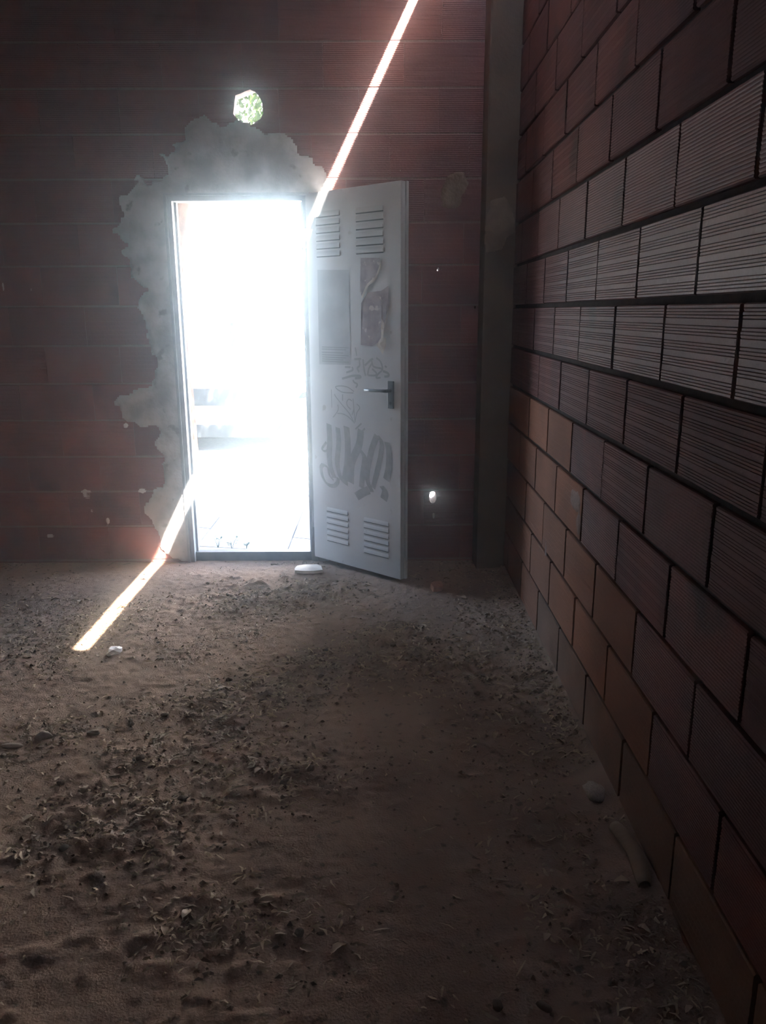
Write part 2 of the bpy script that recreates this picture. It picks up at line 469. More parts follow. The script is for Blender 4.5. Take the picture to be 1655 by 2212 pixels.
# far wall
FZ = [0.0, 0.207, 0.416, 0.620, 0.829, 1.034, 1.242, 1.453, 1.663, 1.880, 2.099, 2.315, 2.532, 2.746, 2.957, 3.168, 3.379]
F_OFF = {0: -1.605, 1: -1.409, 2: -1.619, 3: -1.408, 4: -1.619, 5: -1.451, 6: -1.626, 7: -1.43, 8: -1.62, 9: -1.42, 10: -1.60, 11: -0.935, 12: -0.703, 13: -0.511, 14: -0.71, 15: -0.51}
FLEN = 0.413
hole_boxes = [(min(p[0] for p in q), max(p[0] for p in q), min(p[1] for p in q), max(p[1] for p in q), c) for (_, q), c in zip(HOLES, cutters)]
for k in range(-1, 16):
    z0, z1 = (FZ[k], FZ[k + 1]) if k >= 0 else (-0.205, 0.0)
    off = F_OFF.get(k, -1.5)
    x = off - FLEN * 4
    while x < 0.56:
        x0, x1 = x, x + FLEN
        x += FLEN
        if x1 < -2.6: continue
        x0c, x1c = x0, min(x1, 0.56)
        pieces = [(x0c, x1c)]
        if z0 < DOOR_Z - 0.01:
            pieces = []
            if x0c < DOOR_X0: pieces.append((x0c, min(x1c, DOOR_X0)))
            if x1c > DOOR_X1: pieces.append((max(x0c, DOOR_X1), x1c))
        for a, b in pieces:
            if b - a < 0.02: continue
            jv, hj = 0.007, 0.008
            h = round(z1 - z0 - hj, 3)
            zz = z0 + hj / 2
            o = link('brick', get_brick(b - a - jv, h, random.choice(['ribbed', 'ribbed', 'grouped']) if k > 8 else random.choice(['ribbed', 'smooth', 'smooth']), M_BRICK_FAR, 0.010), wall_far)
            o.location = (a + jv / 2, FAR_Y + random.uniform(-0.001, 0.0008), zz)
            cs = [c for hx0, hx1, hz0, hz1, c in hole_boxes if hx1 > a and hx0 < b and hz1 > z0 and hz0 < z1]
            if cs: boolean_cut(o, cs)
for c in cutters + [door_cut]:
    bpy.data.objects.remove(c, do_unlink=True)

# ------------------------------------------------------------------ cement smeared round the door frame
def poly_sd(px, pz, poly):
    d2 = np.full(px.shape, 1e9); inside = np.zeros(px.shape, bool)
    n = len(poly)
    for i in range(n):
        ax, az = poly[i]; bx, bz = poly[(i + 1) % n]
        ex, ez = bx - ax, bz - az
        t = np.clip(((px - ax) * ex + (pz - az) * ez) / max(ex * ex + ez * ez, 1e-9), 0, 1)
        d2 = np.minimum(d2, (px - ax - t * ex) ** 2 + (pz - az - t * ez) ** 2)
        if abs(ez) > 1e-9:
            c = ((az > pz) != (bz > pz)) & (px < ax + ex * (pz - az) / ez)
            inside ^= c
    return np.where(inside, 1, -1) * np.sqrt(d2)

def smear(name, poly, step, mat_, parent, place, thick=0.012, rough=0.03, seed=0, exclude=None, edge=0.03):
    xs = np.arange(min(p[0] for p in poly) - 0.08, max(p[0] for p in poly) + 0.08, step)
    zs = np.arange(min(p[1] for p in poly) - 0.08, max(p[1] for p in poly) + 0.08, step)
    X, Z = np.meshgrid(xs, zs)
    m = poly_sd(X, Z, poly) + rough * 2.4 * (fbm(X * 11, Z * 13, 6, seed) - 0.5)
    h = np.clip(m / edge, 0, 1) ** 0.7 * thick * (0.25 + 1.2 * fbm(X * 7 + 3, Z * 5, 5, seed + 9)) - 0.0012
    h += np.where(m > 0, 0.0035 * (fbm(X * 40, Z * 40, 3, seed + 5) - 0.5), 0)
    keep = m > -0.004
    if exclude is not None: keep &= ~exclude(X, Z)
    nx = len(xs)
    idx = -np.ones(X.shape, int)
    k4 = keep[:-1, :-1] & keep[1:, :-1] & keep[:-1, 1:] & keep[1:, 1:]
    use = np.zeros(X.shape, bool)
    use[:-1, :-1] |= k4; use[1:, :-1] |= k4; use[:-1, 1:] |= k4; use[1:, 1:] |= k4
    idx[use] = np.arange(use.sum())
    V = place(X[use], Z[use], h[use])
    a = np.argwhere(k4)
    F = [(idx[i, j], idx[i, j + 1], idx[i + 1, j + 1], idx[i + 1, j]) for i, j in a]
    me = np_mesh(name, np.stack(V, 1), [tuple(int(q) for q in f) for f in F], mat_, True)
    return link(name, me, parent)

RENDER_POLY = [(-1.1, -0.05), (-1.242, 0.009), (-1.308, 0.112), (-1.37, 0.253), (-1.35, 0.378), (-1.281, 0.474), (-1.252, 0.61), (-1.289, 0.717), (-1.297, 0.783), (-1.455, 0.849), (-1.502, 0.967), (-1.45, 1.0), (-1.279, 1.03), (-1.271, 1.132), (-1.282, 1.259), (-1.323, 1.383), (-1.318, 1.505), (-1.346, 1.626), (-1.407, 1.698), (-1.414, 1.84), (-1.365, 1.979), (-1.316, 2.071), (-1.146, 2.133), (-1.109, 2.239), (-1.026, 2.283), (-1.011, 2.334), (-0.912, 2.386), (-0.72, 2.377), (-0.627, 2.326), (-0.507, 2.301), (-0.438, 2.214), (-0.295, 2.13), (-0.27, 1.9), (-0.30, 1.2), (-0.29, 0.5), (-0.30, -0.05)]
smear('cement_render', RENDER_POLY, 0.010, M_RENDER, wall_far, lambda x, z, h: (x, FAR_Y - h, z), thick=0.011, rough=0.060, seed=3, edge=0.018,
      exclude=lambda x, z: ((x > DOOR_X0 - 0.004) & (x < DOOR_X1 + 0.004) & (z < DOOR_Z + 0.002)) | ((x + 0.679) ** 2 + (z - 2.445) ** 2 < 0.0052) | (z < -0.02))
smear('mortar_patch', [(0.315, 2.064), (0.35, 2.121), (0.399, 2.143), (0.448, 2.132), (0.456, 2.064), (0.439, 1.972), (0.402, 1.938), (0.328, 1.949)], 0.008, M_CONCRETE_PATCH, wall_far,
      lambda x, z, h: (x, FAR_Y - h, z), thick=0.010, rough=0.02, seed=12)
for i, (cx, cz, rx, rz) in enumerate([(-1.71, 0.40, 0.025, 0.04), (-1.69, 0.30, 0.012, 0.02), (-1.60, 0.24, 0.012, 0.025), (-1.385, 0.42, 0.02, 0.018), (-1.45, 0.80, 0.02, 0.018), (-1.95, 0.15, 0.03, 0.02), (-1.9, 1.55, 0.008, 0.03), (-2.05, 1.55, 0.006, 0.035)]):
    smear('mortar_splash', ring(cx, cz, rx, rz, 9, 0.2, 40 + i), 0.004, M_HOLEDUST, wall_far, lambda x, z, h: (x, FAR_Y - h, z), thick=0.004, rough=0.008, seed=50 + i, edge=0.012)
MB().box(DOOR_X0 - 0.16, DOOR_X1 + 0.16, FAR_Y + 0.0015, FAR_Y + 0.149, DOOR_Z, 2.10).build('lintel', M_RENDER, wall_far)

# corner pillar
pil = MB().box(0.535, 0.76, 4.25, 4.50, -0.3, ROOF_Z, bev=0.010).build('column_corner', M_CONCRETE)
tag(pil, 'grey concrete pillar standing in the corner of two brick walls', kind='structure')
smear('mortar_patch', [(0.548, 1.881), (0.559, 1.958), (0.629, 1.99), (0.678, 1.924), (0.677, 1.813), (0.626, 1.723), (0.545, 1.712), (0.542, 1.814)], 0.008, M_CONCRETE_PATCH, pil,
      lambda x, z, h: (x, 4.25 - h, z), thick=0.012, rough=0.02, seed=22)
for i, (cy, cz, ry, rz) in enumerate([(2.72, 0.765, 0.07, 0.035), (2.66, 0.70, 0.025, 0.05), (3.17, 0.44, 0.02, 0.05)]):
    smear('mortar_patch', ring(cy, cz, ry, rz, 10, 0.25, 60 + i), 0.005, M_MORTAR, wall_right, lambda x, z, h: (RIGHT_X - h, x, z), thick=0.006, rough=0.02, seed=70 + i, edge=0.015)

# ------------------------------------------------------------------ door frame
fr = empty('trim_1', (DOOR_X0, FAR_Y, 0))
tag(fr, 'grey painted steel door frame set in cement', kind='structure')
def fbox(name, m, *b, bev=0.0015):
    o = MB().box(*b, bev=bev).build(name, m, fr)
    o.matrix_parent_inverse = Matrix.Translation(fr.location).inverted()
    return o
for x0, x1, s in ((DOOR_X0, DOOR_X0 + 0.030, 1), (DOOR_X1 - 0.030, DOOR_X1, -1)):
    mb = MB().box(x0, x1, FAR_Y - 0.006, FAR_Y + 0.075, -0.05, DOOR_Z, bev=0.002)
    if s > 0:
        mb.box(x0 - 0.010, x0 + 0.005, FAR_Y - 0.018, FAR_Y + 0.01, -0.05, DOOR_Z + 0.010, bev=0.002)
        mb.box(x1 - 0.002, x1 + 0.012, FAR_Y + 0.045, FAR_Y + 0.075, -0.05, DOOR_Z - 0.03, bev=0.002)
    else:
        mb.box(x1 - 0.005, x1 + 0.010, FAR_Y - 0.018, FAR_Y + 0.01, -0.05, DOOR_Z + 0.010, bev=0.002)
        mb.box(x0 - 0.012, x0 + 0.002, FAR_Y + 0.045, FAR_Y + 0.075, -0.05, DOOR_Z - 0.03, bev=0.002)
    o = mb.build('jamb', M_FRAME, fr); o.matrix_parent_inverse = Matrix.Translation(fr.location).inverted()
mb = MB().box(DOOR_X0, DOOR_X1, FAR_Y - 0.006, FAR_Y + 0.075, DOOR_Z - 0.030, DOOR_Z, bev=0.002).box(DOOR_X0 - 0.010, DOOR_X1 + 0.010, FAR_Y - 0.018, FAR_Y + 0.01, DOOR_Z - 0.004, DOOR_Z + 0.010, bev=0.002)
o = mb.build('head_rail', M_FRAME, fr); o.matrix_parent_inverse = Matrix.Translation(fr.location).inverted()
fbox('threshold', M_SILL, DOOR_X0 + 0.03, DOOR_X1 - 0.03, FAR_Y + 0.02, FAR_Y + 0.075, -0.05, 0.040)

# ------------------------------------------------------------------ door leaf, swung into the room
HINGE = Vector((-0.395, 4.430, 0.0)); FREE = Vector((0.100, 4.000, 0.0))
LEAF_W = (FREE - HINGE).length
door = empty('door_1', HINGE, math.atan2(FREE.y - HINGE.y, FREE.x - HINGE.x))
tag(door, 'grey sheet metal door with louvres, marker scrawls and torn posters, standing open', kind='structure')
Z0, Z1, DT = 0.024, 2.022, 0.046
mb = MB().box(0.0, LEAF_W, 0.0, DT, Z0, Z1, bev=0.0035)
mb.box(LEAF_W - 0.001, LEAF_W + 0.010, DT * 0.62, DT, Z0, Z1, bev=0.002)                 # rebated free edge
mb.build('leaf', M_DOOR, door)
def louvre(z, s0, s1):
    mb = MB()
    d, hgt = (0.007, 0.026) if z > 1 else (0.0045, 0.022)
    n = 6
    V = []
    for i in range(n + 1):
        t = i / n
        V.append((s0 + 0.004 * (1 - t), -d * math.sin(t * math.pi / 2), z - hgt * t)); V.append((s1 - 0.004 * (1 - t), -d * math.sin(t * math.pi / 2), z - hgt * t))
    F = [(2 * i + 1, 2 * i, 2 * i + 2, 2 * i + 3) for i in range(n)]
    b = len(V)
    V += [(s0, 0.001, z - hgt), (s1, 0.001, z - hgt)]
    F.append(tuple([b] + [2 * i for i in range(n, -1, -1)])); F.append(tuple([b + 1] + [2 * i + 1 for i in range(n + 1)]))
    mb.add(V, F)
    mb.add([(s0 + 0.001, -0.0008, z - hgt - 0.005), (s1 - 0.001, -0.0008, z - hgt - 0.005), (s1 - 0.001, -0.0008, z - hgt + 0.006), (s0 + 0.001, -0.0008, z - hgt + 0.006)], [(0, 1, 2, 3)], 1)  # flat dark strip standing in for the shade under the hood
    mb.build('louvre', [M_DOOR, M_SLOT_SHADE], door)
for s0, s1, zt, dz in ((0.075, 0.250, 1.925, 0.0393), (0.360, 0.545, 1.923, 0.0384), (0.106, 0.276, 0.342, 0.0350), (0.392, 0.573, 0.330, 0.0357)):
    for i in range(6): louvre(zt - i * dz, s0, s1)
hd = MB().box(0.575, 0.612, -0.010, 0.001, 0.937, 1.077, bev=0.003).build('handle', M_HANDLE, door)
mb = MB().tube([(0.594, 0.0, 1.029), (0.594, -0.045, 1.029)], 0.009, 10)
mb.tube([(0.594, -0.045, 1.029), (0.570, -0.050, 1.029), (0.500, -0.050, 1.027), (0.452, -0.047, 1.026)], [0.009, 0.0085, 0.008, 0.0075], 10)
mb.build('lever', M_HANDLE, hd, True)
MB().tube([(0.594, -0.012, 0.965), (0.594, -0.008, 0.965)], 0.008, 10).build('keyhole', M_SLOT_SHADE, hd)
for z in (0.25, 1.02, 1.80):
    MB().tube([(-0.008, 0.008, z - 0.05), (-0.008, 0.008, z + 0.05)], 0.008, 8).build('hinge', M_FRAME, door, True)

def sheet(name, poly, m, y=-0.0012, wrinkle=0.0, parent=door):
    from mathutils.geometry import tessellate_polygon
    bm = bmesh.new()
    vs_ = [bm.verts.new((s, y, z)) for s, z in poly]
    bm.faces.new(vs_)
    bmesh.ops.triangulate(bm, faces=bm.faces[:])
    if wrinkle:
        bmesh.ops.subdivide_edges(bm, edges=bm.edges[:], cuts=3, use_grid_fill=True)
        for q in bm.verts: q.co.y -= wrinkle * float(fbm(q.co.x * 30, q.co.z * 30, 2, 5))
    return MB().bm(bm).build(name, m, parent)
sh = sheet('paper_sheet', [(0.078, 1.636), (0.309, 1.628), (0.312, 1.147), (0.077, 1.140)], M_SHEET)
for i, z in enumerate((1.237, 1.226, 1.209, 1.196, 1.184, 1.173, 1.162)):
    sheet('print_line', [(0.10, z), (0.300 - 0.02 * (i % 3), z), (0.300 - 0.02 * (i % 3), z - 0.005), (0.10, z - 0.005)], M_SHEET_LINE, -0.0016, 0, sh)
sheet('torn_poster', [(0.393, 1.683), (0.523, 1.677), (0.526, 1.637), (0.492, 1.583), (0.439, 1.551), (0.397, 1.495), (0.387, 1.518)], M_POSTER, -0.0012, 0.004)
sheet('torn_paper_edge', [(0.526, 1.668), (0.534, 1.64), (0.505, 1.578), (0.447, 1.545), (0.402, 1.48), (0.397, 1.495), (0.439, 1.556), (0.492, 1.588), (0.522, 1.637)], M_POSTER_BACK, -0.003, 0.006)
sheet('torn_poster', [(0.393, 1.461), (0.438, 1.513), (0.531, 1.520), (0.577, 1.544), (0.580, 1.437), (0.552, 1.381), (0.537, 1.358), (0.533, 1.278), (0.467, 1.247), (0.387, 1.252)], M_POSTER, -0.0012, 0.004)
sheet('torn_paper_edge', [(0.533, 1.385), (0.555, 1.36), (0.575, 1.41), (0.579, 1.405), (0.557, 1.35), (0.542, 1.33), (0.545, 1.285), (0.530, 1.285), (0.530, 1.34)], M_POSTER_BACK, -0.0035, 0.006)
sheet('torn_paper_scrap', [(0.533, 1.290), (0.567, 1.292), (0.567, 1.256), (0.542, 1.208), (0.502, 1.255)], M_POSTER_BACK, -0.004, 0.010)

def catmull(P, n=7):
    P = [Vector((a, b)) for a, b in P]
    if len(P) == 2: return [P[0].lerp(P[1], i / n) for i in range(n + 1)]
    Q = [2 * P[0] - P[1]] + P + [2 * P[-1] - P[-2]]
    out = []
    for i in range(1, len(Q) - 2):
        for k in range(n):
            t = k / n
            a, b, c, d = Q[i - 1], Q[i], Q[i + 1], Q[i + 2]
            out.append(0.5 * ((2 * b) + (c - a) * t + (2 * a - 5 * b + 4 * c - d) * t * t + (3 * b - a - 3 * c + d) * t ** 3))
    out.append(P[-1])
    return out
def stroke(mb, w, pts, y, chisel=True):
    c = catmull(pts)
    V = []
    for i, p in enumerate(c):
        t = (c[min(i + 1, len(c) - 1)] - c[max(i - 1, 0)]).normalized()
        nrm = Vector((-t.y, t.x))
        if chisel:                                    # wide felt tip held at a slant
            tip = Vector((0.80, -0.60)); f = 0.6 + 0.5 * abs(nrm.dot(tip))
            k = w * 0.5 * f; nn = (nrm + tip * (0.6 if nrm.dot(tip) > 0 else -0.6)).normalized()
        else: k = w * 0.5; nn = nrm
        a, b = p + nn * k, p - nn * k
        V += [(a.x, y, a.y), (b.x, y, b.y)]
    mb.add(V, [(2 * i, 2 * i + 1, 2 * i + 3, 2 * i + 2) for i in range(len(c) - 1)])
MAIN = [
  (0.036,[(0.141,0.818), (0.144,0.714), (0.138,0.657), (0.144,0.586), (0.174,0.518)]),
  (0.014,[(0.118,0.715), (0.083,0.674), (0.103,0.662), (0.143,0.677)]),
  (0.022,[(0.088,0.585), (0.071,0.563), (0.082,0.512), (0.117,0.476), (0.165,0.471), (0.197,0.493), (0.205,0.522)]),
  (0.018,[(0.088,0.585), (0.124,0.569), (0.138,0.528), (0.169,0.503)]),
  (0.032,[(0.208,0.804), (0.214,0.722), (0.199,0.607), (0.225,0.525), (0.278,0.498)]),
  (0.040,[(0.273,0.816), (0.282,0.729), (0.276,0.617), (0.255,0.515)]),
  (0.040,[(0.380,0.807), (0.364,0.723), (0.310,0.621), (0.301,0.507)]),
  (0.032,[(0.371,0.697), (0.404,0.659), (0.391,0.575), (0.379,0.490)]),
  (0.040,[(0.341,0.436), (0.390,0.466), (0.434,0.486)]),
  (0.032,[(0.494,0.788), (0.455,0.706), (0.428,0.607), (0.424,0.538), (0.456,0.478)]),
  (0.026,[(0.498,0.788), (0.526,0.754), (0.518,0.686), (0.489,0.588), (0.463,0.502)]),
  (0.036,[(0.564,0.760), (0.577,0.706), (0.574,0.626), (0.556,0.558)]),
  (0.040,[(0.524,0.521), (0.549,0.492), (0.538,0.449)]),
  (0.009,[(0.340,0.808), (0.384,0.842)]),
  (0.011,[(0.391,0.802), (0.409,0.817)]),
]
THIN = [
  (0.006,[(0.333,1.008), (0.288,1.028), (0.236,1.032), (0.196,1.023), (0.245,1.000), (0.329,1.000)]),
  (0.006,[(0.188,0.986), (0.195,0.974), (0.244,0.931), (0.299,0.886), (0.333,0.838)]),
  (0.007,[(0.249,0.988), (0.248,0.954)]),
  (0.006,[(0.318,0.957), (0.294,0.965), (0.278,0.946), (0.286,0.926), (0.307,0.912)]),
  (0.006,[(0.325,0.970), (0.331,0.914), (0.337,0.844)]),
  (0.006,[(0.331,0.914), (0.317,0.883)]),
  (0.006,[(0.337,0.844), (0.352,0.896), (0.373,0.925), (0.352,0.944)]),
  (0.006,[(0.174,0.858), (0.203,0.887), (0.215,0.908), (0.212,0.931)]),
  (0.006,[(0.207,0.882), (0.250,0.882), (0.292,0.868), (0.333,0.841)]),
  (0.005,[(0.165,1.010), (0.166,0.910)]),
  (0.010,[(0.327,1.070), (0.334,1.058), (0.358,1.047), (0.347,1.029)]),
  (0.010,[(0.270,1.134), (0.311,1.135)]),
  (0.011,[(0.279,1.105), (0.325,1.120), (0.322,1.137)]),
  (0.012,[(0.247,1.071), (0.324,1.090), (0.375,1.092), (0.379,1.083), (0.341,1.078)]),
  (0.011,[(0.339,1.177), (0.387,1.181)]),
  (0.011,[(0.373,1.178), (0.376,1.147), (0.359,1.131), (0.372,1.112)]),
  (0.011,[(0.400,1.179), (0.409,1.119), (0.419,1.095)]),
  (0.011,[(0.413,1.148), (0.457,1.179), (0.470,1.182)]),
  (0.010,[(0.460,1.174), (0.473,1.145), (0.518,1.138), (0.534,1.134)]),
  (0.010,[(0.492,1.190), (0.521,1.171), (0.534,1.134), (0.505,1.108), (0.492,1.088), (0.521,1.090)]),
  (0.010,[(0.432,1.097), (0.440,1.130), (0.463,1.160)]),
  (0.010,[(0.436,1.098), (0.485,1.100), (0.492,1.113), (0.463,1.133)]),
  (0.010,[(0.550,1.151), (0.563,1.144)]),
  (0.012,[(0.537,1.124), (0.569,1.116), (0.576,1.102), (0.547,1.096)]),
  (0.009,[(0.347,1.238), (0.357,1.195)]),
]
mb = MB()
for i, (w, p) in enumerate(MAIN): stroke(mb, w * (1.15 if w > 0.02 else 1.05), p, -0.0006 - 0.00003 * i, w > 0.012)
mb.build('marker_lettering', M_INK, door)
mb = MB()
for i, (w, p) in enumerate(THIN): stroke(mb, w, p, -0.0006 - 0.00003 * i, False)
mb.build('thin_marker_scrawl', M_INK_THIN, door)

# ------------------------------------------------------------------ earth floor
CLUMPS = [(-0.24, 3.04, 0.16), (-0.46, 2.78, 0.20), (0.07, 3.3, 0.20), (0.23, 3.12, 0.16), (-0.32, 2.86, 0.16), (-0.64, 2.56, 0.22), (-0.69, 2.2, 0.20), (-1.15, 2.46, 0.16), (0.37, 2.87, 0.22), (-0.73, 1.94, 0.22), (-0.32, 1.58, 0.16), (-0.38, 3.94, 0.22), (-0.68, 3.72, 0.22), (-0.37, 2.19, 0.18)]
def clump(x, y):
    c = 0.0
    for cx, cy, r in CLUMPS: c = c + np.exp(-((x - cx) ** 2 / (1.6 * r * r) + (y - cy) ** 2 / (0.6 * r * r)))
    return np.clip(c, 0, 1)
def floor_h(x, y):
    big = fbm(x * 0.9, y * 0.9, 3, 101) - 0.5
    mid = fbm(x * 5, y * 5, 4, 111) - 0.5
    lump = np.clip(fbm(x * 9 + 5, y * 9, 3, 131) - 0.56, 0, 1)
    lump2 = np.clip(fbm(x * 24, y * 24 + 3, 3, 151) - 0.54, 0, 1)
    amount = np.clip(np.clip((fbm(x * 1.3 + 7, y * 1.3, 2, 171) - 0.42) * 2.5, 0.12, 0.7) + 1.1 * clump(x, y), 0, 1.3)
    fine = fbm(x * 45, y * 45, 3, 191) - 0.5
    rim = 0.035 * np.exp(-np.clip(RIGHT_X - x, 0, 9) / 0.10) * (0.4 + fbm(x * 3, y * 4, 3, 201))
    h = 0.020 * big + 0.014 * mid + amount * (0.05 * lump + 0.035 * lump2) + 0.009 * fine + rim
    near = np.clip((FAR_Y - y) / 0.25, 0, 1)
    return h * (0.35 + 0.65 * near) - 0.004 - 0.01 * (1 - near)
st_ = 0.0085
xs = np.concatenate([np.arange(LEFT_X - 0.05, -2.3, 0.08), np.arange(-2.3, 0.74, st_)])
ys = np.concatenate([np.arange(BACK_Y - 0.05, 0.75, 0.08), np.arange(0.75, 4.56, st_)])
X, Y = np.meshgrid(xs, ys)
Z = floor_h(X, Y)
nx, ny = len(xs), len(ys)
V = np.stack([X.ravel(), Y.ravel(), Z.ravel()], 1)
ii = (np.arange(ny - 1)[:, None] * nx + np.arange(nx - 1)[None, :]).ravel()
F = np.stack([ii, ii + 1, ii + nx + 1, ii + nx], 1)
floor = link('floor', np_mesh('floor', V, F, M_SOIL, True))
tag(floor, 'uneven bare earth floor scattered with dry litter', kind='structure')
def ground(x, y): return float(floor_h(np.array([x]), np.array([y]))[0])

# spots where larger things lie
CLEAR = [(0.645, 1.70, 0.07), (0.645, 1.78, 0.08), (0.645, 1.86, 0.07), (0.635, 2.05, 0.08), (0.635, 2.13, 0.08), (0.288, 3.935, 0.065), (-1.17, 2.44, 0.04), (-1.26, 2.39, 0.05), (-1.005, 2.465, 0.035), (-0.412, 4.225, 0.10)]

# loose litter nobody could count: straw and leaf scraps, dark crumbs
def litter(name, n, kind, mat_, label, seed):
    r = np.random.default_rng(seed)
    P = np.empty((0, 2))
    while len(P) < n:
        q = np.stack([r.uniform(-2.3, 0.68, n), r.uniform(0.8, 4.44, n)], 1)
        d = np.clip((fbm(q[:, 0] * 2.2 + 3, q[:, 1] * 2.2, 3, 301) - 0.38) * 2.6, 0.06, 1) ** 1.5
        d = np.maximum(0.55 * d, 0.75 * np.exp(-(0.69 - q[:, 0]) / 0.22))
        d = np.maximum(d, clump(q[:, 0], q[:, 1]) * (0.35 + 0.65 * (fbm(q[:, 0] * 14, q[:, 1] * 14, 2, 311) > 0.5)))
        for tx, ty, tr in CLEAR: d = np.where((q[:, 0] - tx) ** 2 + (q[:, 1] - ty) ** 2 < tr * tr, 0, d)
        P = np.concatenate([P, q[r.uniform(0, 1, n) < d]])
    P = P[:n]
    z = floor_h(P[:, 0], P[:, 1])
    a = r.uniform(0, 2 * np.pi, n)
    V, F = [], []
    if kind == 'straw':
        L = r.uniform(0.008, 0.028, n) * r.choice([1, 1, 1, 1.7], n); w = r.uniform(0.0010, 0.0045, n)
        curl = r.uniform(-0.4, 0.4, n); lift = r.uniform(0.0, 0.007, n); tilt = r.uniform(-0.25, 0.25, n)
        for i in range(n):
            c, s = math.cos(a[i]), math.sin(a[i])
            b = len(V)
            for k, t in enumerate((-0.5, 0.0, 0.5)):
                u = t * L[i]; v = curl[i] * L[i] * (t * t * 2); zz = z[i] + 0.0025 + lift[i] * (1 - 4 * t * t) * 0.6 + tilt[i] * u
                ww = w[i] * (1.0 if k == 1 else 0.45)
                for sgn in (-1, 1):
                    vv = v + sgn * ww
                    V.append((P[i, 0] + c * u - s * vv, P[i, 1] + s * u + c * vv, zz + sgn * 0.4 * ww))
            F += [(b, b + 2, b + 3, b + 1), (b + 2, b + 4, b + 5, b + 3)]
    else:
        R = r.uniform(0.0015, 0.006, n) * r.choice([1, 1, 1, 1.6], n)
        ico = [(0, 0, 1), (1, 0, 0.1), (0, 1, -0.1), (-1, 0, 0.1), (0, -1, 0), (0, 0, -0.6)]
        fc = [(0, 1, 2), (0, 2, 3), (0, 3, 4), (0, 4, 1), (5, 2, 1), (5, 3, 2), (5, 4, 3), (5, 1, 4)]
        for i in range(n):
            b = len(V); c, s = math.cos(a[i]), math.sin(a[i])
            k = 1 + r.uniform(-0.4, 0.4, (6, 3))
            for j, q in enumerate(ico):
                x, y, zz = q[0] * k[j, 0], q[1] * k[j, 1], q[2] * k[j, 2] * 0.7
                V.append((P[i, 0] + R[i] * (c * x - s * y), P[i, 1] + R[i] * (s * x + c * y), z[i] + R[i] * (zz + 0.3)))
            F += [tuple(b + q for q in f) for f in fc]
    tag(link(name, np_mesh(name, V, F, mat_)), label, 'litter', kind='stuff')
litter('straw_litter', 15000, 'straw', M_STRAW, 'short dry straw and leaf scraps strewn over the earth floor', 11)
litter('soil_crumbs', 7500, 'crumb', M_DARKLITTER, 'dark soil crumbs and droppings spread over the earth floor', 12)

# curled dry leaves one can pick out
def leaf_mesh(seed):
    rr = random.Random(seed)
    n, V, F = 6, [], []
    L = 1.0
    for i in range(n + 1):
        t = i / n
        w = 0.26 * math.sin(math.pi * min(1, t * 0.92 + 0.06)) ** 0.8 * (1 + rr.uniform(-0.15, 0.15))
        bend = 0.22 * math.sin(math.pi * t) + 0.05 * rr.uniform(-1, 1)
        for s in (-1, 0, 1):
            V.append(((t - 0.5) * L, s * w + 0.08 * math.sin(3 * t), bend + (0.16 * abs(s) * (0.7 + 0.6 * t))))
    for i in range(n):
        for j in range(2):
            b = i * 3 + j
            F.append((b, b + 3, b + 4, b + 1))
    mb = MB().add(V, F)
    mb.tube([(-0.5, 0, V[1][2]), (-0.62, 0.03, 0.03), (-0.75, 0.02, 0.02)], 0.018, 5)
    return mb.mesh('dry_leaf', M_LEAF_DRY, True)
LEAVES = [leaf_mesh(s) for s in range(5)]
rr = random.Random(21)
cnt = 0
while cnt < 120:
    x, y = rr.uniform(-1.9, 0.66), rr.uniform(1.3, 4.35)
    d = float(np.clip((fbm(np.array([x * 2.2 + 3]), np.array([y * 2.2]), 3, 301)[0] - 0.40) * 3, 0.05, 1))
    if x > 0.35: d = max(d, 0.7)
    d = max(d * 0.6, float(clump(x, y)))
    if rr.random() > d: continue
    o = link('dry_leaf', LEAVES[cnt % 5])
    s = rr.uniform(0.018, 0.042)
    o.scale = (s, s, s * rr.uniform(0.6, 1.2))
    o.rotation_euler = (rr.uniform(-0.3, 0.3), rr.uniform(-0.25, 0.25), rr.uniform(0, 6.28))
    o.location = (x, y, ground(x, y) + 0.001)
    tag(o, 'small curled pale brown dry leaf lying loose on the earth floor', 'leaf', 'dry leaves scattered on the earth floor')
    cnt += 1

def lump_mesh(name, seed, m, flat=0.6, subdiv=2, amp=0.5):
    bm = bmesh.new()
    bmesh.ops.create_icosphere(bm, subdivisions=subdiv, radius=1.0)
    for q in bm.verts:
        p = q.co
        k = 1 + amp * (float(fbm(p.x * 1.6 + seed * 3.1, p.y * 1.6 + p.z * 2.1, 3, seed)) - 0.5)
        q.co = Vector((p.x * k, p.y * k * 0.8, p.z * k * flat))
    return MB().bm(bm).mesh(name, m, subdiv > 2)
CLODS = [lump_mesh('soil_clod', s, M_CLOD, 0.6, 2, 0.9) for s in range(6)]
rr = random.Random(33)
cnt = 0
while cnt < 90:
    x, y = rr.uniform(-1.9, 0.66), rr.uniform(1.3, 4.3)
    d = float(np.clip((fbm(np.array([x * 2.2 + 3]), np.array([y * 2.2]), 3, 301)[0] - 0.42) * 3, 0.04, 1))
    d = max(d * 0.6, float(clump(x, y)))
    if rr.random() > d: continue
    o = link('soil_clod', CLODS[cnt % 6])
    s = rr.uniform(0.006, 0.015)
    o.scale = (s, s * rr.uniform(0.7, 1.1), s)
    o.rotation_euler = (0, 0, rr.uniform(0, 6.28))
    o.location = (x, y, ground(x, y) + 0.25 * s)
    tag(o, 'small rough lump of dry soil lying loose on the earth floor', 'clod', 'soil clods scattered on the earth floor')
    cnt += 1

